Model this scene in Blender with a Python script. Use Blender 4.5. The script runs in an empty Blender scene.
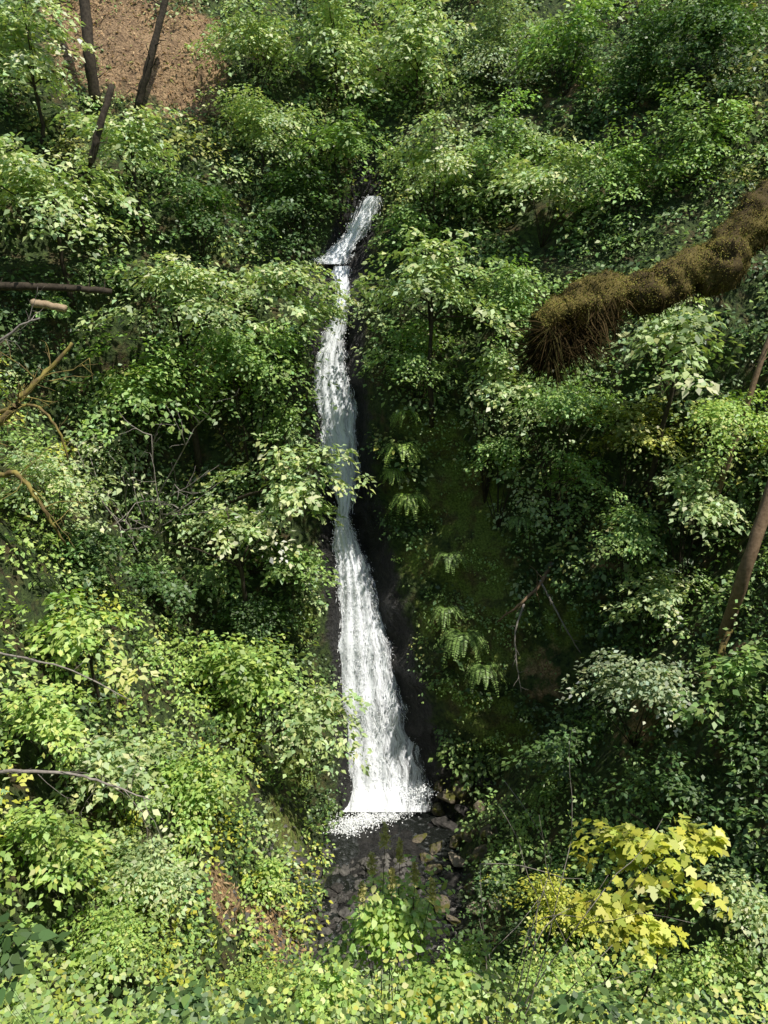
import bpy, bmesh, math, random
import numpy as np
from mathutils import Vector, noise
rng = np.random.default_rng(11)
random.seed(5)
S = bpy.context.scene
C = S.collection
F = 773.0
PITCH = math.radians(12)
CAM = np.array([0.0, 0.0, 18.0])
SUN = np.array([0.36, -0.36, 0.86]); SUN = SUN/np.linalg.norm(SUN)

# ------------------------------------------------------------------ terrain functions
def fbm(a, b, f=1.0, oct=4, seed=0.0):
    r = 0; amp = 1.0
    for i in range(oct):
        th = 0.7+1.9*i+seed
        u = a*math.cos(th)+b*math.sin(th); v = -a*math.sin(th)+b*math.cos(th)
        r = r+amp*(np.sin(u*f+1.7*i+seed*3)*np.cos(v*f*1.13+2.3*i+seed)+0.5*np.sin(u*f*1.7+v*f*0.6+seed*5+i))
        amp *= 0.55; f *= 1.93
    return r
ZX = [-5, 0, 5, 11.5, 17, 20, 21.5, 24, 60]
XX = [0.2, 0.1, -0.55, -1.5, -1.9, -1.9, -1.6, -0.7, -0.2]
def xw(z): return np.interp(z, ZX, XX)
PZ = [-6, 0, 11, 20.6, 21.2, 24, 64]
PY = [26.3, 27, 28.7, 30.0, 30.8, 32.2, 56]
def Yw(x, z):
    dx = x-xw(z)
    y = np.interp(z, PZ, PY)
    dl = np.maximum(0, -dx-1.1); dr = np.maximum(0, dx-1.3)
    k = np.clip(1.15-z/45.0, 0.35, 1.3)
    y = y-k*(0.30*dl**1.25+0.27*dr**1.3)
    y = y+1.3*np.exp(-(dx/1.25)**2)*np.clip((26-z)/4, 0, 1)
    y = y+0.42*fbm(x, z, 0.42, 4)*np.clip(np.abs(dx)/2.5, 0.12, 1)
    y = y+0.10*fbm(x, z*0.8, 2.2, 3, 1.3)
    return y
GY = [-60, -5, 0, 1.8, 3, 8, 13, 18, 20.5, 70]
GZ = [30, 17.5, 16.35, 16.2, 14.5, 9.3, 4.6, 0.9, 0.0, 0.0]
def smax(a, b, k=2.0):
    m = np.maximum(a, b)
    return m+np.log(np.exp((a-m)*k)+np.exp((b-m)*k))/k
def Zg(x, y):
    p = np.interp(y, GY, GZ)
    bl = 1.55*np.maximum(0, -x-1.9)**1.05-0.2
    br = 1.25*np.maximum(0, x-2.4)**1.1-0.2
    b = np.maximum(np.minimum(bl, 30), np.minimum(br, 30))
    z = smax(p, b, 2.0)-0.25
    return z+0.18*fbm(x, y, 0.8, 4, 2.0)+0.06*fbm(x, y, 3.1, 3, 0.4)
def inside(P):
    return (P[..., 1] > Yw(P[..., 0], P[..., 2])) | (P[..., 2] < Zg(P[..., 0], P[..., 1]))
def ray(px, py):
    cx = (px-384)/F; cy = (512-py)/F
    return np.array([cx, math.cos(PITCH)+cy*math.sin(PITCH), -math.sin(PITCH)+cy*math.cos(PITCH)])
TT = np.arange(2.2, 80, 0.04)
def hit(px, py):
    P = CAM+TT[:, None]*ray(px, py)[None]
    m = inside(P)
    i = int(np.argmax(m)) if m.any() else 900
    return TT[i]
def pix(px, py, t): return CAM+ray(px, py)*t
def project(P):
    Q = P-CAM
    fw = Q[..., 1]*math.cos(PITCH)-Q[..., 2]*math.sin(PITCH)
    up = Q[..., 1]*math.sin(PITCH)+Q[..., 2]*math.cos(PITCH)
    fw2 = np.maximum(fw, 0.05)
    return 384+F*Q[..., 0]/fw2, 512-F*up/fw2, fw
DROP = np.array([0, 0.32, -0.95])
def ground_below(c, d=DROP, maxd=9):
    ts = np.arange(0, maxd, 0.04)
    P = c+ts[:, None]*np.asarray(d)[None]
    m = inside(P)
    return P[int(np.argmax(m))] if m.any() else P[-1]

# ------------------------------------------------------------------ materials
def newmat(name):
    m = bpy.data.materials.new(name); m.use_nodes = True
    nt = m.node_tree; nt.nodes.clear()
    out = nt.nodes.new('ShaderNodeOutputMaterial')
    return m, nt, out
def N(nt, t, **kw):
    n = nt.nodes.new(t)
    for k, v in kw.items():
        if k in n.inputs: n.inputs[k].default_value = v
        else: setattr(n, k, v)
    return n
def leaf_mat(name, gloss, trans, rough=0.42):
    m, nt, out = newmat(name)
    a = N(nt, 'ShaderNodeAttribute', attribute_name='col')
    b = N(nt, 'ShaderNodeBsdfDiffuse')
    t = N(nt, 'ShaderNodeBsdfTranslucent')
    g = N(nt, 'ShaderNodeMix', data_type='RGBA', blend_type='MULTIPLY')
    g.inputs[0].default_value = 1.0
    g.inputs[7].default_value = (1.2, 1.35, 0.55, 1)
    nt.links.new(a.outputs['Color'], g.inputs[6])
    nt.links.new(g.outputs[2], t.inputs['Color'])
    nt.links.new(a.outputs['Color'], b.inputs['Color'])
    mx = N(nt, 'ShaderNodeMixShader'); mx.inputs[0].default_value = trans
    nt.links.new(b.outputs[0], mx.inputs[1]); nt.links.new(t.outputs[0], mx.inputs[2])
    sh = mx.outputs[0]
    if gloss > 0:
        gl = N(nt, 'ShaderNodeBsdfGlossy', Roughness=rough)
        m2 = N(nt, 'ShaderNodeMixShader'); m2.inputs[0].default_value = gloss
        nt.links.new(sh, m2.inputs[1]); nt.links.new(gl.outputs[0], m2.inputs[2]); sh = m2.outputs[0]
    nt.links.new(sh, out.inputs[0])
    return m
M_LEAF = leaf_mat('leaf', 0.055, 0.28, 0.5)
M_FROND = leaf_mat('frond', 0.03, 0.25)
M_MOSSF = leaf_mat('moss_strands', 0.0, 0.12, 0.9)
def bark_mat(name, c1, c2, scale=9, moss=None, bump=0.5):
    m, nt, out = newmat(name)
    tc = N(nt, 'ShaderNodeTexCoord')
    n1 = N(nt, 'ShaderNodeTexNoise', Scale=scale, Detail=6.0, Roughness=0.65)
    nt.links.new(tc.outputs['Object'], n1.inputs['Vector'])
    r = N(nt, 'ShaderNodeValToRGB')
    r.color_ramp.elements[0].position = 0.32; r.color_ramp.elements[0].color = (*c1, 1)
    r.color_ramp.elements[1].position = 0.68; r.color_ramp.elements[1].color = (*c2, 1)
    nt.links.new(n1.outputs['Fac'], r.inputs[0])
    b = N(nt, 'ShaderNodeBsdfPrincipled', Roughness=0.9)
    b.inputs['Specular IOR Level'].default_value = 0.2
    col = r.outputs[0]
    if moss:
        n2 = N(nt, 'ShaderNodeTexNoise', Scale=scale*0.35, Detail=4.0)
        nt.links.new(tc.outputs['Object'], n2.inputs['Vector'])
        r2 = N(nt, 'ShaderNodeValToRGB'); r2.color_ramp.elements[0].position = 0.45; r2.color_ramp.elements[1].position = 0.58
        nt.links.new(n2.outputs['Fac'], r2.inputs[0])
        mx = N(nt, 'ShaderNodeMix', data_type='RGBA'); mx.inputs[7].default_value = (*moss, 1)
        nt.links.new(r2.outputs[0], mx.inputs[0]); nt.links.new(col, mx.inputs[6]); col = mx.outputs[2]
    nt.links.new(col, b.inputs['Base Color'])
    bp = N(nt, 'ShaderNodeBump', Strength=bump, Distance=0.03)
    nt.links.new(n1.outputs['Fac'], bp.inputs['Height']); nt.links.new(bp.outputs[0], b.inputs['Normal'])
    nt.links.new(b.outputs[0], out.inputs[0])
    return m
M_BARK = bark_mat('bark', (0.025, 0.02, 0.015), (0.08, 0.065, 0.045))
M_GREYWOOD = bark_mat('grey_deadwood', (0.18, 0.16, 0.14), (0.40, 0.36, 0.31))
M_TANWOOD = bark_mat('tan_deadwood', (0.15, 0.10, 0.06), (0.30, 0.21, 0.13))
M_MOSSWOOD = bark_mat('mossy_wood', (0.05, 0.038, 0.018), (0.11, 0.082, 0.032), 16, (0.16, 0.13, 0.04))
M_MOSSTWIG = bark_mat('mossy_twig', (0.10, 0.075, 0.03), (0.24, 0.18, 0.08), 9, (0.30, 0.25, 0.07))
M_CUT = bark_mat('fresh_wood', (0.30, 0.22, 0.13), (0.45, 0.35, 0.23), 14)
M_ROCK = bark_mat('wet_basalt', (0.012, 0.012, 0.011), (0.09, 0.082, 0.075), 3.5, None, 0.8)
M_GRAVEL = bark_mat('grey_gravel', (0.03, 0.029, 0.027), (0.17, 0.16, 0.145), 2.5, None, 0.6)
M_ROCKM = bark_mat('mossy_basalt', (0.06, 0.05, 0.04), (0.25, 0.21, 0.15), 4, (0.10, 0.10, 0.025), 0.8)
M_ROCKL = bark_mat('pale_rock', (0.22, 0.18, 0.13), (0.44, 0.38, 0.28), 4, None, 0.8)

def terrain_mat(name):
    m, nt, out = newmat(name)
    geo = N(nt, 'ShaderNodeNewGeometry')
    def noise_(sc, det=5.0, vec=None):
        n = N(nt, 'ShaderNodeTexNoise', Scale=sc, Detail=det, Roughness=0.62)
        nt.links.new(vec or geo.outputs['Position'], n.inputs['Vector']); return n.outputs['Fac']
    def ramp(fac, p0, c0, p1, c1):
        r = N(nt, 'ShaderNodeValToRGB'); e = r.color_ramp.elements
        e[0].position = p0; e[0].color = (*c0, 1); e[1].position = p1; e[1].color = (*c1, 1)
        nt.links.new(fac, r.inputs[0]); return r.outputs[0]
    def mix(f, a, b):
        x = N(nt, 'ShaderNodeMix', data_type='RGBA')
        nt.links.new(f, x.inputs[0]); nt.links.new(a, x.inputs[6]); nt.links.new(b, x.inputs[7]); return x.outputs[2]
    fine = noise_(5.0, 6.0); mid = noise_(1.6, 3.0); vfine = noise_(14.0, 5.0)
    green = ramp(fine, 0.35, (0.015, 0.03, 0.008), 0.7, (0.09, 0.135, 0.03))
    brown = ramp(fine, 0.3, (0.035, 0.026, 0.012), 0.7, (0.15, 0.11, 0.045))
    base = mix(ramp(mid, 0.50, (0, 0, 0), 0.68, (1, 1, 1)), green, brown)
    soil = mix(ramp(mid, 0.36, (0, 0, 0), 0.56, (1, 1, 1)), ramp(vfine, 0.36, (0.09, 0.052, 0.028), 0.66, (0.36, 0.24, 0.13)), ramp(vfine, 0.36, (0.17, 0.10, 0.05), 0.66, (0.58, 0.40, 0.22)))
    mp = N(nt, 'ShaderNodeMapping'); mp.inputs['Scale'].default_value = (1.6, 1.6, 0.6)
    nt.links.new(geo.outputs['Position'], mp.inputs['Vector'])
    rk = noise_(2.2, 7.0, mp.outputs[0])
    rock = ramp(rk, 0.35, (0.004, 0.004, 0.004), 0.75, (0.045, 0.042, 0.038))
    mossrock = mix(ramp(mid, 0.38, (0, 0, 0), 0.54, (1, 1, 1)), ramp(vfine, 0.32, (0.06, 0.05, 0.018), 0.7, (0.20, 0.17, 0.055)), ramp(vfine, 0.32, (0.06, 0.09, 0.013), 0.7, (0.27, 0.36, 0.065)))
    a1 = N(nt, 'ShaderNodeAttribute', attribute_name='rock').outputs['Fac']
    a2 = N(nt, 'ShaderNodeAttribute', attribute_name='soil').outputs['Fac']
    a3 = N(nt, 'ShaderNodeAttribute', attribute_name='moss').outputs['Fac']
    def jitter(a):
        ad = N(nt, 'ShaderNodeMath', operation='ADD'); nt.links.new(a, ad.inputs[0])
        sb = N(nt, 'ShaderNodeMath', operation='MULTIPLY_ADD'); sb.inputs[1].default_value = 1.0; sb.inputs[2].default_value = -0.5
        nt.links.new(mid, sb.inputs[0]); nt.links.new(sb.outputs[0], ad.inputs[1])
        return ramp(ad.outputs[0], 0.38, (0, 0, 0), 0.6, (1, 1, 1))
    j1 = jitter(a1)
    c = mix(j1, base, rock)
    c = mix(jitter(a3), c, mossrock)
    c = mix(jitter(a2), c, soil)
    b = N(nt, 'ShaderNodeBsdfPrincipled')
    nt.links.new(c, b.inputs['Base Color'])
    rr = N(nt, 'ShaderNodeMapRange'); rr.inputs['To Min'].default_value = 0.95; rr.inputs['To Max'].default_value = 0.42
    nt.links.new(j1, rr.inputs['Value']); nt.links.new(rr.outputs[0], b.inputs['Roughness'])
    bp = N(nt, 'ShaderNodeBump', Strength=1.0, Distance=0.25)
    ad = N(nt, 'ShaderNodeMath', operation='ADD'); nt.links.new(fine, ad.inputs[0]); nt.links.new(rk, ad.inputs[1])
    nt.links.new(ad.outputs[0], bp.inputs['Height']); nt.links.new(bp.outputs[0], b.inputs['Normal'])
    nt.links.new(b.outputs[0], out.inputs[0])
    return m
M_TERR = terrain_mat('hillside_soil_rock')

def water_mat():
    m, nt, out = newmat('falling_water')
    uv = N(nt, 'ShaderNodeAttribute', attribute_name='flow')
    def nz(sx, sy, sc, det=4.0):
        mp = N(nt, 'ShaderNodeMapping'); mp.inputs['Scale'].default_value = (sx, sy, 1)
        nt.links.new(uv.outputs['Vector'], mp.inputs['Vector'])
        n = N(nt, 'ShaderNodeTexNoise', Scale=sc, Detail=det, Roughness=0.72)
        nt.links.new(mp.outputs[0], n.inputs['Vector']); return n.outputs['Fac']
    a = nz(4.0, 0.32, 1.0); b = nz(11, 2.6, 1.0, 7.0); c = nz(1.2, 0.5, 1.0, 2.0)
    mul = N(nt, 'ShaderNodeMath', operation='MULTIPLY_ADD'); mul.inputs[1].default_value = 1.0
    nt.links.new(b, mul.inputs[0]); nt.links.new(a, mul.inputs[2])
    mu2 = N(nt, 'ShaderNodeMath', operation='MULTIPLY_ADD'); mu2.inputs[1].default_value = 0.5
    nt.links.new(c, mu2.inputs[0]); nt.links.new(mul.outputs[0], mu2.inputs[2])
    ed = N(nt, 'ShaderNodeAttribute', attribute_name='edge')
    sub = N(nt, 'ShaderNodeMath', operation='SUBTRACT'); nt.links.new(mu2.outputs[0], sub.inputs[0]); nt.links.new(ed.outputs['Fac'], sub.inputs[1])
    r = N(nt, 'ShaderNodeValToRGB'); r.color_ramp.elements[0].position = 0.86; r.color_ramp.elements[1].position = 1.0
    mr = N(nt, 'ShaderNodeMapRange'); mr.inputs['From Min'].default_value = 0.92; mr.inputs['From Max'].default_value = 1.34
    mr.inputs['To Min'].default_value = 0.06; mr.inputs['To Max'].default_value = 1.0
    nt.links.new(sub.outputs[0], mr.inputs['Value'])
    p = N(nt, 'ShaderNodeBsdfDiffuse'); p.inputs['Color'].default_value = (0.91, 0.94, 0.98, 1)
    tr = N(nt, 'ShaderNodeBsdfTransparent')
    mx = N(nt, 'ShaderNodeMixShader')
    nt.links.new(mr.outputs[0], mx.inputs[0]); nt.links.new(tr.outputs[0], mx.inputs[1]); nt.links.new(p.outputs[0], mx.inputs[2])
    nt.links.new(mx.outputs[0], out.inputs[0])
    return m
M_FALL = water_mat()
m, nt, out = newmat('white_droplets')
p = N(nt, 'ShaderNodeBsdfDiffuse'); p.inputs['Color'].default_value = (0.95, 0.97, 0.98, 1)
tr = N(nt, 'ShaderNodeBsdfTranslucent'); tr.inputs['Color'].default_value = (0.95, 0.97, 0.98, 1)
mx = N(nt, 'ShaderNodeMixShader'); mx.inputs[0].default_value = 0.2
nt.links.new(p.outputs[0], mx.inputs[1]); nt.links.new(tr.outputs[0], mx.inputs[2]); nt.links.new(mx.outputs[0], out.inputs[0])
M_DROP = m
m, nt, out = newmat('stream_water')
p = N(nt, 'ShaderNodeBsdfPrincipled', Roughness=0.2)
geo = N(nt, 'ShaderNodeNewGeometry')
n1 = N(nt, 'ShaderNodeTexNoise', Scale=4.0, Detail=6.0)
nt.links.new(geo.outputs['Position'], n1.inputs['Vector'])
r = N(nt, 'ShaderNodeValToRGB'); r.color_ramp.elements[0].position = 0.56; r.color_ramp.elements[0].color = (0.012, 0.014, 0.012, 1)
r.color_ramp.elements[1].position = 0.80; r.color_ramp.elements[1].color = (0.18, 0.19, 0.19, 1)
nt.links.new(n1.outputs['Fac'], r.inputs[0]); nt.links.new(r.outputs[0], p.inputs['Base Color'])
bp = N(nt, 'ShaderNodeBump', Strength=0.9, Distance=0.15); nt.links.new(n1.outputs['Fac'], bp.inputs['Height']); nt.links.new(bp.outputs[0], p.inputs['Normal'])
nt.links.new(p.outputs[0], out.inputs[0])
M_STREAM = m

# ------------------------------------------------------------------ mesh helpers
def np_mesh(name, V, n, mat, parent=None, cols=None, origin=(0, 0, 0)):
    """faces of n consecutive vertices each"""
    V = np.asarray(V, float).reshape(-1, 3)-np.asarray(origin)
    nv = len(V); nf = nv//n
    me = bpy.data.meshes.new(name)
    me.vertices.add(nv); me.vertices.foreach_set('co', V.astype(np.float32).ravel())
    me.loops.add(nv); me.loops.foreach_set('vertex_index', np.arange(nv, dtype=np.int32))
    me.polygons.add(nf); me.polygons.foreach_set('loop_start', np.arange(0, nv, n, dtype=np.int32))
    if cols is not None:
        a = me.attributes.new('col', 'FLOAT_COLOR', 'FACE')
        c4 = np.concatenate([cols, np.ones((nf, 1))], 1).astype(np.float32)
        a.data.foreach_set('color', c4.ravel())
    me.update(calc_edges=True)
    me.materials.append(mat)
    o = bpy.data.objects.new(name, me); C.objects.link(o)
    if parent is not None: o.parent = parent
    else: o.location = origin
    return o
def tag(o, label=None, cat=None, group=None, kind=None):
    if label: o['label'] = label
    if cat: o['category'] = cat
    if group: o['group'] = group
    if kind: o['kind'] = kind
    return o
def empty(name, loc, label, cat, group=None):
    o = bpy.data.objects.new(name, None); C.objects.link(o)
    o.location = loc; o.empty_display_size = 0.3
    return tag(o, label, cat, group)
def nrm(v): return v/np.maximum(np.linalg.norm(v, axis=-1, keepdims=True), 1e-6)
KITE = np.array([[0, 0, 0], [0.42, 0.5, 0.06], [1, 0, -0.12], [0.42, -0.5, 0.06]])
OVATE = np.array([[0, 0, 0], [0.25, 0.36, 0.05], [0.55, 0.36, 0.03], [1, 0, -0.16], [0.55, -0.36, 0.03], [0.25, -0.36, 0.05]])
MAPLE = np.array([[0, 0, 0], [0.02, 0.40, 0.0], [0.20, 0.34, 0.03], [0.46, 0.62, -0.05], [0.50, 0.24, 0.03], [0.72, 0.28, 0], [1.0, 0, -0.12],
                  [0.72, -0.28, 0], [0.50, -0.24, 0.03], [0.46, -0.62, -0.05], [0.20, -0.34, 0.03], [0.02, -0.40, 0.0]])
def leaves(P, Nn, A, L, W, T):
    Nn = nrm(Nn); A = nrm(A-Nn*np.sum(A*Nn, -1, keepdims=True)); Sd = np.cross(Nn, A)
    L = L[:, None, None]; W = W[:, None, None]
    return (P[:, None]+A[:, None]*T[None, :, 0:1]*L+Sd[:, None]*T[None, :, 1:2]*W+Nn[:, None]*T[None, :, 2:3]*L)
class Acc:
    def __init__(s): s.v = []; s.f = []
    def tube(s, pts, rad, seg=6, cap=True, rough=0):
        pts = [np.asarray(p, float) for p in pts]; b = len(s.v); n = len(pts)
        for i, p in enumerate(pts):
            d = pts[min(i+1, n-1)]-pts[max(i-1, 0)]; d = d/max(np.linalg.norm(d), 1e-6)
            ref = np.array([0, 0, 1.0]) if abs(d[2]) < 0.8 else np.array([1.0, 0, 0])
            u = np.cross(d, ref); u /= np.linalg.norm(u); w = np.cross(d, u)
            for k in range(seg):
                a = 2*math.pi*k/seg
                rr = rad[i]*(1+(random.uniform(-rough, rough) if rough else 0))
                s.v.append(tuple(p+(u*math.cos(a)+w*math.sin(a))*rr))
        for i in range(n-1):
            for k in range(seg):
                k2 = (k+1) % seg
                s.f.append((b+i*seg+k, b+i*seg+k2, b+(i+1)*seg+k2, b+(i+1)*seg+k))
        if cap:
            s.f.append(tuple(b+k for k in range(seg))[::-1]); s.f.append(tuple(b+(n-1)*seg+k for k in range(seg)))
    def build(s, name, mat, parent=None, origin=(0, 0, 0), smooth=True):
        o_ = np.asarray(origin)
        me = bpy.data.meshes.new(name)
        me.from_pydata([tuple(np.asarray(v)-o_) for v in s.v], [], s.f); me.update()
        if smooth: me.polygons.foreach_set('use_smooth', [True]*len(me.polygons))
        me.materials.append(mat)
        o = bpy.data.objects.new(name, me); C.objects.link(o)
        if parent is not None: o.parent = parent
        else: o.location = origin
        return o
def bez(a, b, c, n):
    t = np.linspace(0, 1, n)[:, None]
    return a*(1-t)**2+2*b*t*(1-t)+c*t*t
def wob(pts, amt):
    q = np.array(pts, float)
    q[1:-1] += rng.normal(0, amt, (len(q)-2, 3))
    return q

PAL = {'pale': (.45, .57, .25), 'mid': (.265, .40, .115), 'dark': (.10, .18, .05), 'yellow': (.56, .60, .09),  # dark also puts shade into the leaf colour of plants in shaded spots
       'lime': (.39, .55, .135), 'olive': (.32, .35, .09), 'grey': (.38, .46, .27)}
# ------------------------------------------------------------------ terrain meshes
def P2W(px, py):
    return pix(px, py, hit(px, py))
SOILP = [(130, 45, 55, 1.2), (180, 80, 40, 1.1), (105, 15, 45, 1.2), (195, 30, 30, .9), (275, 930, 36, .9), (225, 900, 30, .75), (520, 560, 26, .45), (480, 480, 20, .45),
         (545, 670, 36, .5), (640, 720, 46, .55), (740, 660, 30, .6), (560, 100, 50, .45), (640, 130, 50, .45), (600, 560, 30, .45)]
SOILW = [(P2W(a, b), c, d) for a, b, c, d in SOILP]
MOSSP = [(285, 825, 30, 1.1), (300, 620, 22, .6), (434, 620, 24, .9), (460, 700, 28, .8), (296, 770, 22, .9), (460, 500, 45, .9), (420, 560, 24, .9), (406, 500, 20, .8),
         (440, 440, 34, .8), (480, 570, 44, .9), (500, 640, 44, .8), (470, 620, 36, .9), (500, 730, 44, .7), (402, 420, 18, .7), (560, 620, 40, .6), (560, 760, 40, .6), (620, 660, 40, .5), (600, 740, 40, .5)]
MOSSW = [(P2W(a, b), c, d) for a, b, c, d in MOSSP]
def masks(P):
    x, y, z = P[..., 0], P[..., 1], P[..., 2]
    dx = x-xw(z)
    wl = np.interp(z, [-2, 3, 8, 12, 16, 21, 25], [1.8, 1.5, 1.15, .9, .8, .9, .5])
    wr = np.interp(z, [-2, 3, 8, 12, 16, 21, 25], [2.6, 2.2, 1.7, 1.3, 1.05, .9, .5])
    d = np.where(dx < 0, -dx/wl, dx/wr)
    rock = np.clip(1.6-d, 0, 1)*np.clip((26.5-z)/2, 0, 1)*np.clip((y-18.0)/3, 0, 1)
    soil = np.zeros_like(x); moss = np.zeros_like(x)
    for lst, arr in ((SOILW, 's'), (MOSSW, 'm')):
        for c, r, a in lst:
            rw = r*np.linalg.norm(c-CAM)/F
            q = a*np.exp(-np.sum((P-c)**2, -1)/(rw*rw*1.3))
            if arr == 's': soil = np.maximum(soil, q)
            else: moss = np.maximum(moss, q)
    moss = moss*np.where(dx > 0, np.clip((d-.75)*3, 0, 1), 1)
    return rock, soil, moss
def grid_obj(name, P):
    h, w, _ = P.shape
    V = P.reshape(-1, 3)
    i = np.arange(h-1)[:, None]*w+np.arange(w-1)[None]
    f = np.stack([i, i+1, i+w+1, i+w], -1).reshape(-1, 4)
    me = bpy.data.meshes.new(name); me.from_pydata(V.tolist(), [], f.tolist()); me.update()
    for nm, val in zip(('rock', 'soil', 'moss'), masks(V)):
        a = me.attributes.new(nm, 'FLOAT', 'POINT'); a.data.foreach_set('value', val.astype(np.float32))
    me.polygons.foreach_set('use_smooth', [True]*len(me.polygons))
    me.materials.append(M_TERR)
    o = bpy.data.objects.new(name, me); C.objects.link(o); o['kind'] = 'structure'
    return o
xs = np.concatenate([np.arange(-45, -16, 1.0), np.arange(-16, 16, 0.2), np.arange(16, 46, 1.0)])
zs = np.concatenate([np.arange(-5, 27, 0.2), np.arange(27, 64, 0.5)])
X, Z = np.meshgrid(xs, zs)
grid_obj('hillside', np.stack([X, Yw(X, Z), Z], -1))
ys = np.concatenate([np.arange(-60, 0, 2.0), np.arange(0, 31, 0.2)])
X, Y = np.meshgrid(xs, ys)
grid_obj('ground', np.stack([X, Y, Zg(X, Y)], -1))

# stream and plunge pool: one sheet, its shore is where the uneven bed rises through it
sx = np.linspace(-1, 1, 40); sy = np.linspace(17.5, 28, 60)
U, Y = np.meshgrid(sx, sy)
XX_ = 0.2+U*3.6
Zs = -0.02+0.03*fbm(XX_, Y, 2.0, 3)+np.interp(Y, [17.5, 20, 22.5, 24, 28], [0.1, 0.0, 0.0, 0.06, 0.14])
h_, w_ = XX_.shape
V = np.stack([XX_, Y, Zs], -1).reshape(-1, 3)
i = np.arange(h_-1)[:, None]*w_+np.arange(w_-1)[None]
me = bpy.data.meshes.new('stream'); me.from_pydata(V.tolist(), [], np.stack([i, i+1, i+w_+1, i+w_], -1).reshape(-1, 4).tolist())
me.polygons.foreach_set('use_smooth', [True]*len(me.polygons)); me.materials.append(M_STREAM)
o = bpy.data.objects.new('stream', me); C.objects.link(o); o['kind'] = 'structure'

# ------------------------------------------------------------------ waterfall
def section(rows, fw0, fw1, ncol=22, nsub=8):
    rows = np.array(rows, float)
    py = np.linspace(rows[0, 0], rows[-1, 0], (len(rows)-1)*nsub)
    l = np.interp(py, rows[:, 0], rows[:, 1]); r = np.interp(py, rows[:, 0], rows[:, 2])
    G = np.zeros((len(py), ncol, 3)); dep = []
    for a, b, c in zip(py, l, r): dep.append(hit((b+c)/2, a))
    dep = np.array(dep); k = np.ones(9)/9
    dep = np.convolve(np.pad(dep, 4, mode='edge'), k, 'valid')
    for j in range(len(py)):
        s = j/(len(py)-1)
        for i in range(ncol):
            u = i/(ncol-1)*2-1
            jag = 1.6*math.sin(py[j]*0.21+u*3)+1.0*math.sin(py[j]*0.53+u*2)
            px = l[j]+(r[j]-l[j])*(u+1)/2+(jag*abs(u)**3)
            t = dep[j]-(fw0+(fw1-fw0)*s)-0.28*(1-u*u)-0.05*math.sin(u*17+s*5)
            G[j, i] = pix(px, py[j], t)
    return G
def fall_sheet(name, G, root, origin):
    h, w, _ = G.shape
    V = G.reshape(-1, 3)-origin
    i = np.arange(h-1)[:, None]*w+np.arange(w-1)[None]
    me = bpy.data.meshes.new(name); me.from_pydata(V.tolist(), [], np.stack([i, i+1, i+w+1, i+w], -1).reshape(-1, 4).tolist())
    me.polygons.foreach_set('use_smooth', [True]*len(me.polygons))
    U = np.concatenate([np.zeros((h, 1)), np.cumsum(np.linalg.norm(np.diff(G, axis=1), axis=-1), 1)], 1)
    U = U-U[:, -1:]/2
    Vv = np.concatenate([np.zeros((1, w)), np.cumsum(np.linalg.norm(np.diff(G, axis=0), axis=-1), 0)], 0)
    a = me.attributes.new('flow', 'FLOAT_VECTOR', 'POINT')
    a.data.foreach_set('vector', np.stack([U*1.4, Vv, np.zeros_like(U)], -1).astype(np.float32).ravel())
    e = me.attributes.new('edge', 'FLOAT', 'POINT')
    u = np.linspace(-1, 1, w)[None].repeat(h, 0)
    e.data.foreach_set('value', (0.30*np.abs(u)**3+0.16*np.maximum(u, 0)-.10).astype(np.float32).ravel())
    me.materials.append(M_FALL)
    o = bpy.data.objects.new(name, me); C.objects.link(o); o.parent = root
    return o
def strands(G, n, lmin, lmax, w, spread, jit=0.08, nl=14, bias=0.7):
    h, ww, _ = G.shape
    lanes = rng.random(nl)**1.2*.94+.03
    u = np.where(rng.random(n) < bias, lanes[rng.integers(0, nl, n)]+rng.normal(0, 0.03, n), rng.random(n)**1.2)
    u = np.clip(u, 0, 1)*(ww-1.001); v = rng.random(n)*(h-2.001)
    i0 = u.astype(int); j0 = v.astype(int); fu = (u-i0)[:, None]; fv = (v-j0)[:, None]
    P = G[j0, i0]*(1-fu)*(1-fv)+G[j0, i0+1]*fu*(1-fv)+G[j0+1, i0]*(1-fu)*fv+G[j0+1, i0+1]*fu*fv
    A = nrm(G[j0+1, i0]-G[j0, i0])+rng.normal(0, jit, (n, 3))
    P = P+rng.normal(0, 1, (n, 3))*np.array([spread, spread*0.5, spread*0.5])+np.array([0, -0.05, 0])
    Nn = np.array([0.35, -0.9, 0.7])+rng.normal(0, 0.3, (n, 3))
    L = rng.uniform(lmin, lmax, n)*rng.uniform(0.5, 1.2, n); W = rng.uniform(0.6, 1.4, n)*w
    return leaves(P, Nn, A, L, W, KITE)
wf_o = P2W(382, 810); wf_o[2] = 0
wf = empty('waterfall', wf_o, 'tall narrow white waterfall dropping down the dark rock chute into the pool', 'waterfall')
G1 = section([(196, 366, 381), (206, 358, 380), (222, 350, 374), (238, 342, 362), (250, 330, 354), (258, 317, 350), (264, 315, 346)], 0.25, 0.35)
G2 = section([(266, 332, 350), (280, 335, 351), (300, 335, 349), (330, 326, 347), (352, 315, 346), (380, 311, 352), (410, 313, 359), (440, 317, 362), (470, 326, 360), (495, 334, 356), (510, 338, 351), (526, 339, 349)], 0.25, 0.3)
G3 = section([(514, 338, 350), (530, 333, 354), (548, 334, 362), (566, 335, 369), (590, 333, 379), (620, 330, 388), (660, 326, 399), (700, 324, 409), (740, 326, 420), (780, 331, 428), (812, 336, 431)], 0.35, 0.7, 30)
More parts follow.
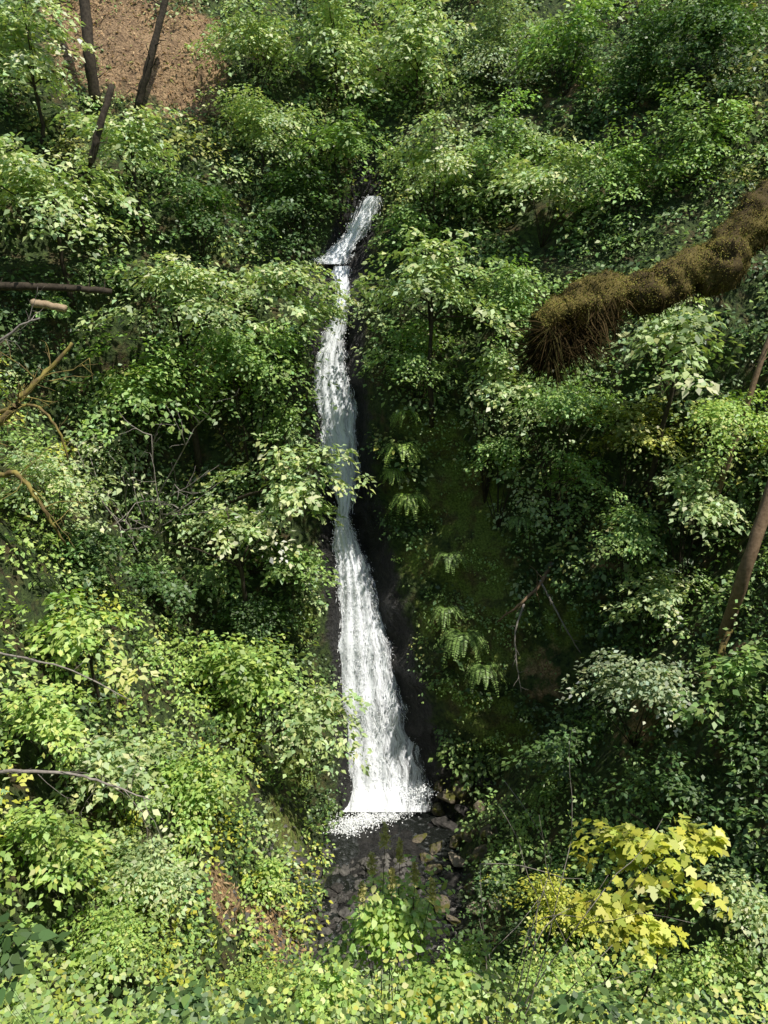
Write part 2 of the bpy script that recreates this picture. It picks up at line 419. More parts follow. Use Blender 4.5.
for nm, G, n, lw, kk in (('upper_cascade', G1, 160, 0.022, 6), ('chute', G2, 360, 0.020, 5), ('veil', G3, 650, 0.020, 8)):
    fall_sheet(nm, G, wf, wf_o)
    V = strands(G, n, 0.10, 0.36, lw, 0.03)
    V2 = strands(G, int(n*kk), 0.025, 0.065, lw*1.35, 0.08, 0.4, 14, .35)
    o = np_mesh('water_streaks', np.concatenate([V, V2]).reshape(-1, 3), 4, M_DROP, wf, origin=wf_o); o['kind'] = 'stuff'
def blobfoam(centres, n, rx, rz, size):
    P = []
    for c in centres:
        P.append(c+rng.normal(0, 1, (n, 3))*np.array([rx, rx*0.9, rz]))
    P = np.concatenate(P); k = len(P)
    return leaves(P, np.array([0.2, -0.5, 1])+rng.normal(0, 0.35, (k, 3)), rng.normal(0, 1, (k, 3)), rng.uniform(0.5, 1.5, k)*size, rng.uniform(0.4, 1.0, k)*size, KITE)
foot = []
for px, py in [(338, 826), (352, 822), (362, 818), (374, 815), (386, 812), (396, 808), (406, 803), (415, 797), (424, 790), (360, 806), (376, 802), (394, 796), (410, 788), (350, 828), (368, 822), (388, 816), (402, 810)]:
    t = hit(px, py); foot.append(pix(px, py, t-0.45))
o = np_mesh('foam', blobfoam(foot, 380, 0.24, 0.10, 0.055).reshape(-1, 3), 4, M_DROP, wf, origin=wf_o); o['kind'] = 'stuff'
led = [pix(px, py, hit(px, py)-0.4) for px, py in [(319, 260), (328, 259), (337, 258), (346, 256), (326, 262), (340, 262)]]
o = np_mesh('ledge_foam', blobfoam(led, 120, 0.13, 0.04, 0.06).reshape(-1, 3), 4, M_DROP, wf, origin=wf_o); o['kind'] = 'stuff'

# ------------------------------------------------------------------ rocks
def rock_mesh(seed):
    bm = bmesh.new(); bmesh.ops.create_icosphere(bm, subdivisions=3, radius=1)
    rr = random.Random(seed)
    planes = [(Vector((rr.gauss(0, 1), rr.gauss(0, 1), rr.gauss(0, 1))).normalized(), rr.uniform(0.35, 0.7)) for _ in range(12)]
    for v in bm.verts:
        for n, d in planes:
            e = v.co.dot(n)-d
            if e > 0: v.co -= n*e*0.97
        v.co += v.co.normalized()*0.06*noise.noise(v.co*3+Vector((seed, 0, 0)))
    me = bpy.data.meshes.new('rock'); bm.to_mesh(me); bm.free(); return me
RM = {}
def rock(px, py, r, mat, label, group=None, sd=0, sq=(1.2, 1, .75)):
    key = (sd, mat.name)
    if key not in RM:
        RM[key] = rock_mesh(sd*7+3); RM[key].materials.append(mat)
    t = hit(px, py); c = pix(px, py, t); s = r*t/F
    o = bpy.data.objects.new('rock', RM[key]); C.objects.link(o)
    o.location = c+np.array([0, -0.2*s, 0.25*s]); o.scale = (s*sq[0], s*sq[1], s*sq[2]); o.rotation_euler = (random.uniform(-.5, .5), random.uniform(-.5, .5), random.uniform(0, 6))
    tag(o, label, 'rock', group)
gr = 'dark rocks piled right of the plunge pool'
for k, (px, py, r) in enumerate([(445, 770, 12), (465, 790, 13), (450, 800, 15), (480, 812, 13), (446, 826, 14), (436, 850, 12), (492, 838, 13), (432, 872, 11), (452, 885, 13), (500, 866, 14), (512, 890, 12), (470, 772, 10), (486, 785, 10), (505, 820, 11),
                                 (420, 840, 8), (425, 858, 8), (418, 885, 9), (440, 905, 10), (425, 920, 10), (455, 922, 10), (465, 812, 10), (495, 885, 10), (515, 850, 10), (438, 788, 9), (525, 872, 10),
                                 (458, 775, 8), (440, 812, 9), (456, 842, 9), (446, 866, 9), (486, 872, 10), (470, 888, 10), (488, 900, 9)]):
    rock(px, py, r*.98, M_ROCKM if k % 4 else M_ROCK, 'dark mossy rock in the rubble pile right of the plunge pool', gr, k % 5)
rock(459, 862, 13, M_ROCKL, 'palest tan block with a flat face in the rubble right of the pool', None, 5)
rock(480, 858, 15, M_ROCKM, 'large brown boulder just right of the palest tan block', None, 6)
rock(470, 838, 13, M_ROCKM, 'brown boulder directly above the palest tan block in the rubble', None, 7)
rock(476, 912, 13, M_ROCKL, 'pale rock lowest in the rubble, above the foreground bushes', None, 8)
rock(500, 908, 11, M_ROCKL, 'small pale rock beside the lowest pale rock, on its right', None, 9)
rs = random.Random(3)
bed = [(300, 862, 10), (318, 876, 9), (345, 872, 8), (330, 895, 10), (360, 890, 9), (305, 905, 9), (345, 915, 10), (380, 880, 9), (398, 868, 9), (325, 925, 9), (410, 890, 10), (372, 912, 9)]
bed += [(rs.uniform(285, 420), rs.uniform(850, 960), rs.uniform(4, 9)) for _ in range(44)]
for k, (px, py, r) in enumerate(bed):
    rock(px, py, r, M_ROCK if k % 2 else M_GRAVEL, 'small wet dark stone in the stream bed below the falls', 'wet stones in the stream bed', k % 5, (1.2, 1, .55))
n = 2200
gx = rng.normal(-0.3, 1.4, n); gy = rng.uniform(17.5, 24.4, n); gx = gx+np.interp(gy, [18, 22, 26], [-1.2, -0.5, 1.2])
gp = np.stack([gx, gy, np.maximum(Zg(gx, gy), -0.03)], -1)
OCT = np.array([[1, 0, 0], [0, 1, 0], [-1, 0, 0], [0, -1, 0], [0, 0, 1]])
tri = np.array([[0, 1, 4], [1, 2, 4], [2, 3, 4], [3, 0, 4]])
sc = rng.uniform(0.04, 0.15, (n, 1, 1))
vv = OCT[None]*sc*rng.uniform(0.6, 1.3, (n, 5, 3))*np.array([1, 1, .7])
ang = rng.uniform(0, 6.28, n); ca, sa = np.cos(ang)[:, None], np.sin(ang)[:, None]
vv = np.stack([vv[..., 0]*ca-vv[..., 1]*sa, vv[..., 0]*sa+vv[..., 1]*ca, vv[..., 2]], -1)+gp[:, None]-np.array([0, 0, 0.02])
tag(np_mesh('gravel', vv[:, tri].reshape(-1, 3), 3, M_GRAVEL), 'dark wet gravel and cobbles along the stream bed', 'gravel', kind='stuff')

# ------------------------------------------------------------------ foliage
def clump_leaves(CP, OUT, R, m, L0, ratio, colr, droop=0.35, up=0.9, jit=0.38, T=KITE, clvar=0.22):
    k = len(CP)
    r = np.sqrt(rng.random((k, m)))*R[:, None]; a = rng.uniform(0, 2*math.pi, (k, m))
    OH = OUT.copy(); OH[:, 2] *= 0.3
    off = np.stack([r*np.cos(a), r*np.sin(a), np.zeros_like(r)], -1)
    al = np.sum(off*OH[:, None], -1)
    off[..., 2] = -droop*r*r/np.maximum(R[:, None], .01)-0.55*al+rng.normal(0, 0.12, (k, m))*R[:, None]
    P = CP[:, None]+off
    A = np.stack([np.cos(a), np.sin(a), -0.45+0*a], -1)+rng.normal(0, 0.5, (k, m, 3))+0.5*OH[:, None]
    Nn = np.array([0, 0, up])+0.45*OH[:, None]+rng.normal(0, jit, (k, m, 3))
    L0 = np.asarray(L0); L0 = L0[:, None] if L0.ndim else L0
    L = L0*rng.uniform(0.5, 1.45, (k, m))
    cv = np.exp(rng.normal(0, clvar, (k, 1)))*np.exp(rng.normal(0, 0.15, (k, m)))
    col = np.asarray(colr)[..., None, :]*cv[..., None]
    hue = rng.normal(0, 0.08, (k, m))
    col = col*np.stack([1+hue, np.ones_like(hue), 1-hue], -1)
    V = leaves(P.reshape(-1, 3), Nn.reshape(-1, 3), A.reshape(-1, 3), L.ravel(), (L*ratio).ravel(), T)
    return V, np.clip(col.reshape(-1, 3), 0.004, 0.68)

def plant(name, label, px, py, rx, ry, off, pal, leaf=0.17, dens=1.0, T=KITE, cat='shrub', droop=0.45, group=None, depth=None, foliage='foliage', bark=None, drop=DROP):
    t = depth if depth else max(hit(px, py)-off, 2.0)
    if not depth: rx, ry = rx*1.1, ry*1.14
    if not depth and cat == 'tree': leaf *= 1.2
    elif not depth: leaf *= rng.uniform(0.72, 1.15)
    c = pix(px, py, t); base = ground_below(c, drop)
    base = base+np.array([0, 0.04, -0.06])
    Rx = rx*t/F; Rz = ry*t/F; Ry = 0.8*(Rx+Rz)/2
    root = empty(name, base, label, cat, group)
    lpx = leaf*F/t
    nl = int(dens*2.1*math.pi*rx*ry/(lpx*lpx*0.38)); nl = max(150, min(nl, 7000))
    m = 18 if T is KITE else 12
    k = max(6, nl//m)
    nb = int(rng.integers(11, 17))
    E = np.array([Rx, Ry, Rz])
    bd = nrm(rng.normal(0, 1, (nb, 3))+np.array([0, -.25, 0])); bd[:, 2] = np.where(bd[:, 2] < -0.6, -bd[:, 2], bd[:, 2])
    bl = rng.uniform(0.65, 1.18, (nb, 1))
    TIP = c+bd*bl*E
    # leaf sprays strung along each drooping bough
    w = rng.integers(0, nb, k); s = (rng.random((k, 1))**.6)*1.02
    CP = c+(TIP[w]-c)*s
    CP[:, 2] += Rz*(0.30*s[:, 0]-0.50*s[:, 0]**2)
    CP = CP+rng.normal(0, 1, (k, 3))*np.array([.11, .11, .06])*E*(0.5+s)
    d = nrm((CP-c)/E+1e-4)
    Rc = rng.uniform(0.5, 1.3, k)*(0.08*(Rx+Rz)+0.14 if t > 8.6 else 0.10*(Rx+Rz)+0.03)
    cl = np.array(PAL[pal])*np.ones((k, 1))*np.exp(rng.normal(0, .14, (nb, 1)))[w]
    V, col = clump_leaves(CP, d, Rc, m, leaf, 0.62 if T is KITE else (0.9 if T is OVATE else 0.95), cl, droop, T=T)
    np_mesh(foliage, V.reshape(-1, 3), len(T), M_LEAF, root, col, base)
    ln = np.linalg.norm(c-base); r0 = (0.009*ln+0.010*Rx+0.006)*min(1, .15+t/28)
    if t < 10: r0 *= .6
    bk = bark or M_BARK
    def bough(a, B):
        B.tube(wob(bez(a, (a+TIP[j])/2+np.array([0, 0, 0.2*Rz]), TIP[j]-np.array([0, 0, .2*Rz]), 6), 0.015*Rx), np.linspace(r0*0.5, r0*0.1, 6), 5)
    if cat == 'tree':
        A_ = Acc(); mid = (base+c)/2+np.array([rng.normal(0, .08)*ln, -0.06*ln, 0.08*ln])
        pts = wob(bez(base, mid, c, 9), 0.008*ln)
        A_.tube(pts, np.linspace(r0*1.5, r0*0.5, 9), 8); A_.build('trunk', bk, root, base)
        for j in range(min(nb, 7)):
            B = Acc(); bough(pts[rng.integers(5, 9)], B); B.build('limb', bk, root, base)
    else:
        B = Acc()
        for j in range(min(nb, 8)): bough(base+rng.normal(0, .01, 3), B)
        B.build('stems', bk, root, base)
    return root

LL = (-.75, .6, -.3)
PL = [
 ('maple_tree', 'pale leafy maple filling the top left corner, left of the bare trunks', 22, 50, 58, 75, 3.0, 'pale', .17, 1.0, 'tree'),
 ('maple_tree', 'maple with drooping pale sprays below the two bare dark trunks', 128, 142, 64, 42, 2.5, 'pale', .17, 1.0, 'tree'),
 ('maple_tree', 'broad pale maple at the left edge directly above the fallen log', 50, 195, 92, 68, 2.5, 'pale', .17, 1.1, 'tree'),
 ('shrub', 'bright shrub at the top, right of the brown soil patch', 252, 45, 44, 66, 1.8, 'pale', .16, .95, 'shrub'),
 ('maple_tree', 'tall pale maple at the top edge straight above the falls lip', 335, 45, 62, 80, 2.2, 'pale', .16, 1.0, 'tree'),
 ('shrub', 'pale shrub on the slope below the top soil patch', 262, 135, 55, 52, 1.4, 'pale', .16, .9, 'shrub'),
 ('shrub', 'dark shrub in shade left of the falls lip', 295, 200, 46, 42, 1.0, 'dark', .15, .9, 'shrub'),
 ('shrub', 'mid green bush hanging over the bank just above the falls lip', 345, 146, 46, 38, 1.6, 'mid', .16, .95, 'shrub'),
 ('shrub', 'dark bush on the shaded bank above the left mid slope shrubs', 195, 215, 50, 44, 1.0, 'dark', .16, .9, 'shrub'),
 ('maple_tree', 'slender maple at the top edge with leaves hanging over the falls lip', 418, 60, 48, 78, 2.2, 'pale', .17, .95, 'tree'),
 ('shrub', 'pale bush crowding the right side of the falls lip', 436, 160, 46, 54, 1.8, 'pale', .16, 1.0, 'shrub'),
 ('shrub', 'mid green shrub right of the upper cascade and its ledge', 410, 228, 38, 34, 1.3, 'mid', .16, .95, 'shrub'),
 ('shrub', 'grey green shrub at the top, right of the slender maple', 492, 50, 46, 66, 1.6, 'grey', .16, .9, 'shrub'),
 ('shrub', 'mid green shrub on the upper slope right of the falls lip bush', 500, 150, 42, 56, 1.4, 'mid', .16, .9, 'shrub'),
 ('shrub', 'tall mid green shrub high on the upper right slope', 570, 55, 54, 66, 1.4, 'mid', .16, .8, 'shrub'),
 ('shrub', 'dark green bush on the top slope left of the corner evergreen', 640, 70, 48, 62, 1.4, 'dark', .16, .9, 'shrub'),
 ('fir_sapling', 'dark evergreen in the top right corner', 715, 45, 70, 64, 1.8, 'dark', .13, 1.0, 'tree'),
 ('shrub', 'pale sprays of a shrub above the broken end of the mossy branch', 548, 185, 54, 56, 2.0, 'pale', .16, .95, 'shrub'),
 ('shrub', 'mid green bush above the mossy branch, nearest the right of centre', 622, 175, 54, 58, 1.6, 'mid', .16, .9, 'shrub'),
 ('shrub', 'leafy bush just above the thick part of the mossy branch', 700, 140, 62, 54, 1.4, 'mid', .16, .9, 'shrub'),
 ('maple_tree', 'big bright maple crown leaning over the falls from the right', 436, 288, 68, 56, 2.6, 'pale', .17, 1.1, 'tree'),
 ('shrub', 'mid green bush right of the big bright maple by the falls', 505, 300, 48, 54, 1.6, 'mid', .16, .9, 'shrub'),
 ('shrub', 'leafy shrub below the big bright maple, right of the narrow chute', 416, 358, 42, 36, 1.4, 'mid', .16, .95, 'shrub'),
 ('maple_tree', 'pale maple crown leaning over the falls ledge from the left', 274, 286, 56, 46, 2.2, 'pale', .17, 1.1, 'tree', LL),
 ('shrub', 'small leafy bush dipping over the chute just below the ledge', 330, 310, 26, 26, 2.2, 'pale', .14, 1.1, 'shrub', LL),
 ('maple_tree', 'broad maple in the middle of the left slope, right of the fallen log', 175, 298, 78, 54, 2.2, 'pale', .17, 1.0, 'tree'),
 ('shrub', 'wide mid green shrub left of the chute below the leaning maple', 240, 365, 76, 56, 2.0, 'mid', .17, 1.0, 'shrub'),
 ('shrub', 'dappled shrub on the left slope above the grey bare twigs', 128, 392, 76, 56, 1.6, 'mid', .17, .9, 'shrub'),
 ('shrub', 'small green bush between the wide shrub and the chute', 290, 422, 34, 34, 1.2, 'mid', .16, .9, 'shrub', LL),
 ('maple_tree', 'pale maple crown overhanging the left of the narrowest part of the falls', 292, 486, 56, 54, 3.4, 'pale', .18, 1.2, 'tree', LL),
 ('maple_tree', 'low pale maple spray reaching out left of the overhanging maple', 228, 528, 54, 28, 3.2, 'pale', .18, .9, 'tree'),
 ('shrub', 'mid green bush in front of the rock, under the overhanging maple', 284, 565, 46, 30, 2.0, 'mid', .17, .9, 'shrub', LL),
 ('shrub', 'pale bush at the left edge among mossy dead branches', 40, 480, 58, 40, 2.0, 'pale', .17, .85, 'shrub'),
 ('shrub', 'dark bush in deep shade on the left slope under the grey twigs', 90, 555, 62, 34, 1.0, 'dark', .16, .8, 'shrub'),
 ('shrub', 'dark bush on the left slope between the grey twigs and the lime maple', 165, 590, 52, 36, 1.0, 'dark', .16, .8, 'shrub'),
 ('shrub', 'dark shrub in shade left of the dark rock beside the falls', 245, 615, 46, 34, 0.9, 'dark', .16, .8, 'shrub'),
 ('maple_tree', 'bright large leaved maple directly below the mossy branch', 682, 335, 66, 50, 2.0, 'pale', .20, 1.1, 'tree'),
 ('shrub', 'bright small bush below the broken end of the mossy branch', 494, 378, 36, 46, 1.4, 'pale', .17, .95, 'shrub'),
 ('shrub', 'mid green bush on the right slope under the hanging moss clump', 568, 412, 54, 42, 1.4, 'mid', .16, .95, 'shrub'),
 ('shrub', 'yellow green shrub at the right edge behind the grey leaning trunk', 725, 420, 52, 46, 1.6, 'lime', .16, .9, 'shrub'),
 ('shrub', 'olive shrub in the middle of the right slope', 632, 440, 64, 44, 1.4, 'olive', .16, .9, 'shrub'),
 ('shrub', 'pale bush at the right edge between the two leaning trunks', 702, 500, 52, 42, 1.6, 'pale', .16, .9, 'shrub'),
 ('shrub', 'mid green shrub on the right slope below the olive shrub', 580, 478, 44, 34, 1.0, 'mid', .16, .8, 'shrub'),
 ('shrub', 'small leafy bush on the bank left of the olive shrub', 505, 455, 32, 32, 0.9, 'mid', .14, .8, 'shrub'),
 ('shrub', 'leafy green bush left of the pale bush between the trunks', 640, 532, 48, 38, 1.4, 'mid', .16, .9, 'shrub'),
 ('shrub', 'pale round bush left of the brown leaning trunk', 660, 605, 44, 38, 1.8, 'pale', .16, .95, 'shrub'),
 ('shrub', 'grey green hanging bush below the pale round bush on the right', 648, 690, 66, 42, 2.0, 'grey', .16, .95, 'shrub'),
 ('shrub', 'green bush at the right edge below the brown leaning trunk', 738, 690, 44, 50, 1.4, 'mid', .16, .85, 'shrub'),
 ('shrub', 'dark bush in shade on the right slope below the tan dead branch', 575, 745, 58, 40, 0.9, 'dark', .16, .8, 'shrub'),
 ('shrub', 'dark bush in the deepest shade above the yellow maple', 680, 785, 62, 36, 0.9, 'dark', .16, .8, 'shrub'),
 ('maple_tree', 'lime green maple sprays at the left edge, lower half', 80, 630, 66, 42, 2.4, 'lime', .17, 1.0, 'tree'),
 ('shrub', 'lime green bush at the left edge below the lime maple sprays', 45, 715, 60, 50, 1.8, 'lime', .15, .95, 'shrub'),
 ('maple_tree', 'bright yellow green maple left of the lower falls', 240, 690, 76, 60, 2.8, 'lime', .17, 1.1, 'tree'),
 ('maple_tree', 'leaning maple spray reaching right in front of the lower falls', 316, 716, 50, 40, 3.8, 'pale', .17, 1.15, 'tree', (-.8, .35, -.5)),
 ('shrub', 'leafy lime bush under the bright yellow green maple', 200, 795, 72, 58, 1.8, 'lime', .15, .95, 'shrub'),
 ('shrub', 'pale bush between the left edge bushes and the lime bush', 112, 770, 56, 52, 1.8, 'pale', .15, .9, 'shrub'),
 ('shrub', 'dense lime bush at the left edge above the big dark leaves', 45, 835, 60, 48, 1.6, 'lime', .13, .95, 'shrub'),
 ('shrub', 'pale bush above the bare brown soil bank at lower left', 150, 865, 62, 44, 1.5, 'pale', .13, .95, 'shrub'),
 ('shrub', 'low green plant on the edge of the bare soil bank by the stream', 262, 880, 30, 24, 0.8, 'lime', .12, .8, 'shrub'),
 ('shrub', 'yellow green bush at bottom left behind the big dark leaves', 120, 945, 74, 48, 1.4, 'lime', .11, .95, 'shrub'),
 ('shrub', 'low lime bush at the bottom edge below the bare soil bank', 275, 1000, 74, 36, 1.4, 'lime', .10, .95, 'shrub'),
 ('shrub', 'yellow bush behind the bare twigs at lower right', 560, 915, 58, 38, 1.6, 'yellow', .11, .85, 'shrub'),
 ('shrub', 'dense lime bush at the bottom edge right of centre', 560, 985, 74, 44, 1.6, 'lime', .10, .9, 'shrub'),
 ('shrub', 'yellow green bush in the bottom right corner', 710, 985, 74, 42, 1.6, 'lime', .10, .9, 'shrub'),
 ('shrub', 'pale bush at the right edge right of the yellow maple', 745, 905, 38, 46, 1.6, 'pale', .11, .85, 'shrub'),
]
for row in PL:
    (nm, lb, px, py, rx, ry, off, pal, lf, de, cat) = row[:11]
    plant(nm, lb, px, py, rx, ry, off, pal, lf, de, KITE, cat, foliage='crown' if cat == 'tree' else 'foliage', drop=row[11] if len(row) > 11 else DROP)
plant('maple_tree', 'young yellow maple with backlit leaves at lower right', 668, 852, 84, 44, 0, 'yellow', .10, .8, MAPLE, 'tree', depth=8.0, foliage='crown')
plant('maple_tree', 'low yellow maple spray under the young yellow maple', 628, 925, 72, 32, 0, 'yellow', .09, .65, MAPLE, 'tree', depth=7.8, foliage='crown')
plant('shrub', 'tall shrub with cream seed plumes at bottom centre below the pool', 392, 935, 60, 90, 0, 'lime', .062, 1.05, OVATE, 'shrub', depth=7.6)
plant('shrub', 'leafy lime shrub at the bottom edge right of the tall plumed shrub', 462, 985, 60, 50, 0, 'lime', .055, 1.0, OVATE, 'shrub', depth=6.8)
plant('shrub', 'leafy lime shrub at the bottom edge left of the tall plumed shrub', 318, 988, 52, 44, 0, 'lime', .055, 1.0, OVATE, 'shrub', depth=6.9)
plant('bramble', 'big dark shaded leaves in the bottom left corner, close to the viewer', 18, 945, 52, 48, 0, 'dark', .058, .55, OVATE, 'bramble', depth=2.9)  # bramble leaves: shade is put into their dark colour, sun still reaches them
plant('bramble', 'dark leaves close to the viewer at the bottom, under the soil bank', 200, 995, 76, 20, 0, 'dark', .042, .5, OVATE, 'bramble', depth=3.2)
plant('bramble', 'dark leaves at the bottom edge right of centre, close to the viewer', 610, 1012, 50, 14, 0, 'dark', .04, .5, OVATE, 'bramble', depth=3.2)

# ferns
def fern(label, px, py, rpx, nf, name='fern', pal='mid', off=0.6):
    t = hit(px, py)-off; c = pix(px, py, t); base = c+np.array([0, off, -.05]); R = rpx*t/F
    root = empty(name, base, label, 'fern')
    st = Acc(); Vs = []; cs = []
    st.tube([base, c], [.03, .02], 5)
    for i in range(nf):
        a = -math.pi/2+random.uniform(-1.9, 1.9)
        d = np.array([math.cos(a), math.sin(a)*0.7, 0]); d[1] -= 0.3; d /= np.linalg.norm(d)
        pts = bez(c, c+d*R*0.5+np.array([0, 0, R*0.55]), c+d*R*random.uniform(.7, 1.1)+np.array([0, 0, -R*random.uniform(.2, .8)]), 16)
        st.tube(pts, np.linspace(.012, .004, 16), 4)
        q = bez(pts[0], pts[7]*2-(pts[0]+pts[-1])/2, pts[-1], 28)[2:]
        tg = nrm(np.gradient(q, axis=0)); up = np.array([0, 0, 1.0])
        sd = nrm(np.cross(tg, up)); nn = np.cross(sd, tg)
        s = np.sin(np.linspace(.35, math.pi-.1, len(q)))**.7*R*0.18+.02
        for sg in (1, -1):
            Vs.append(leaves(q, nn+rng.normal(0, .15, q.shape), sd*sg+tg*.35+np.array([0, 0, -.2]), s*rng.uniform(.8, 1.1, len(q)), np.full(len(q), R*.06), KITE))
            cs.append(np.array(PAL[pal])*rng.uniform(.6, 1.2, (len(q), 1)))
    st.build('stalks', M_BARK, root, base)
    np_mesh('fronds', np.concatenate(Vs).reshape(-1, 3), 4, M_FROND, root, np.concatenate(cs), base)
fern('upper sword fern hanging on the rock right of the narrow chute', 400, 448, 24, 16, pal='lime')
fern('middle sword fern right of the narrowest part of the falls', 408, 498, 24, 16, pal='lime')
fern('small sword fern right of the chute, above the other two', 406, 414, 18, 12, pal='lime')
fern('tiny sword fern tucked between the upper and middle ones by the chute', 394, 472, 17, 12, pal='lime')
fern('large sword fern on the shaded bank right of the lower falls', 464, 636, 30, 18)
fern('lowest sword fern on the mossy bank under the large one', 484, 668, 26, 14)
fern('small fern on the mossy bank above the tan dead branch', 520, 520, 20, 12)
fern('small fern left of the large sword fern, nearest the dark rock', 446, 610, 20, 12)
fern('fern halfway between the middle sword fern and the large one', 448, 556, 22, 12)
fern('sword fern on the dark slope near the right of the rubble', 545, 790, 24, 12)
fern('fern in shade on the left slope beside the dark rock', 205, 570, 24, 12)

# ------------------------------------------------------------------ undergrowth: stuff
def undergrowth(name, label, P, OUT, R, m, L0, ratio=0.62, cols=None, T=KITE):
    px, py, fw = project(P)
    k = (px > -90) & (px < 858) & (py > -90) & (py < 1100) & (fw > 1)
    P, OUT, R, cols, fw = P[k], OUT[k], R[k], cols[k], fw[k]
    if callable(L0): L0 = L0(fw)
    V, col = clump_leaves(P, OUT, R, m, L0, ratio, cols, T=T)
    tag(np_mesh(name, V.reshape(-1, 3), len(T), M_LEAF, None, col), label, 'undergrowth', kind='stuff')
def pick_cols(P, kinds, f=0.35, seed=0.0):
    v = fbm(P[:, 0]+P[:, 1]*0.5, P[:, 2], f, 3, seed); v = (np.argsort(np.argsort(v))/len(v)*len(kinds)*0.999)
    v = np.clip(v+rng.normal(0, 0.35, len(v)), 0, len(kinds)-1).astype(int)
    return np.array([PAL[k] for k in kinds])[v]
n = 12500
x = rng.uniform(-19, 19, n); z = rng.uniform(0, 40, n); y = Yw(x, z); P = np.stack([x, y, z], -1)
rk, sl, ms = masks(P)
gap = fbm(x+y*.3, z, 0.9, 3, 4.0)
keep = (z > Zg(x, y)-0.1) & (rk < 0.35) & (rng.random(n) > sl*.98) & ((rng.random(n) > ms*.30) | (x < -3)) & (gap > np.where(z > 24, -1.1, -0.65))
P = P[keep]; gap = gap[keep]; ms = ms[keep]; OUT = np.stack([-(P[:, 0])*0.05, -np.ones(len(P)), 0*P[:, 0]], -1)
P = P+np.array([0, -1, 0.35])*(rng.random((len(P), 1))*np.clip(.45+.5*gap[:, None], .15, 1.4))*np.where(ms > .4, .45, 1)[:, None]
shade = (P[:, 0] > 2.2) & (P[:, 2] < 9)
cols = pick_cols(P, ['dark', 'mid', 'dark', 'pale', 'mid', 'dark', 'olive', 'mid', 'mid', 'pale'])  # dark tones paint in the shadow gaps beneath and between the shrubs
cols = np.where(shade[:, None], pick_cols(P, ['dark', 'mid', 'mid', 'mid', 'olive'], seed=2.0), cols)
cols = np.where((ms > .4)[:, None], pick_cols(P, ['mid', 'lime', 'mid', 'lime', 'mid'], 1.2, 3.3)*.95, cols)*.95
Rg = rng.uniform(.35, .9, len(P))*np.where(ms > .4, .6, 1)
sel = (rng.random(len(P)) < 0.55) & (ms < .4)
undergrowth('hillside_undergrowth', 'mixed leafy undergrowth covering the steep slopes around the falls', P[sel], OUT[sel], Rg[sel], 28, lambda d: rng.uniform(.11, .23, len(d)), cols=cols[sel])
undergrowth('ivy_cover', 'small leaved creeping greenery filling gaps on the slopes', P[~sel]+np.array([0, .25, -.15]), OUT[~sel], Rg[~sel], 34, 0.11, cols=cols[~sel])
n = 7500
x = rng.uniform(-14, 14, n); y = rng.uniform(2.6, 25, n); z = Zg(x, y); P = np.stack([x, y, z], -1)
rk, sl, ms = masks(P)
gp_ = fbm(x, y, 1.1, 3, 7.0)
keep = (y < Yw(x, z)) & (rk < 0.3) & (rng.random(n) > sl*1.1) & (rng.random(n) > ms*.9) & ~((y > 17) & (np.abs(x+0.2) < 2.1)) & ((gp_ > -.6) | (y < 11))
P = P[keep]; k = len(P); OUT = nrm(rng.normal(0, 1, (k, 3))*np.array([1, 1, .2])+np.array([0, -.5, 0]))
P = P+np.array([0, -.1, 1.0])*rng.uniform(.05, .75, (k, 1))
cols = pick_cols(P, ['lime', 'mid', 'pale', 'mid', 'lime', 'yellow', 'dark', 'lime'], 0.6, 1.0)
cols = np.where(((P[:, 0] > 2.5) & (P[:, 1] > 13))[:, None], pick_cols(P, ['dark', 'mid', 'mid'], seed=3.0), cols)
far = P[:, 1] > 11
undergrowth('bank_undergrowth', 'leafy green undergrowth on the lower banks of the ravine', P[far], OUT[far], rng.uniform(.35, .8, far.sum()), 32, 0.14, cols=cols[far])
undergrowth('foreground_undergrowth', 'sunlit low greenery along the bottom foreground slope', P[~far], OUT[~far], rng.uniform(.2, .5, (~far).sum()), 52, lambda d: np.clip(.0092*d, .03, .085), 0.85, cols=cols[~far], T=OVATE)
# dry litter on the bare soil
n = 26000
x = rng.uniform(-16, 0, n); z = rng.uniform(0, 40, n); y = Yw(x, z); P1 = np.stack([x, y, z], -1)
x = rng.uniform(-6, 0, n//3); y = rng.uniform(8, 22, n//3); P2 = np.stack([x, y, Zg(x, y)], -1)
P = np.concatenate([P1, P2]); _, sl, _ = masks(P); P = P[sl > .35]+np.array([0, -.05, .04]); k = len(P)
V = leaves(P, np.array([0, -.6, 1])+rng.normal(0, .4, (k, 3)), rng.normal(0, 1, (k, 3)), rng.uniform(.06, .24, k), rng.uniform(.03, .08, k), KITE)
lc = np.array([[.46, .30, .16], [.58, .42, .24], [.28, .17, .09], [.26, .28, .09]])[rng.integers(0, 4, k)]*rng.uniform(.7, 1.2, (k, 1))
tag(np_mesh('leaf_litter', V.reshape(-1, 3), 4, M_MOSSF, None, lc), 'dry brown litter scattered over the bare soil patches', 'leaf litter', kind='stuff')

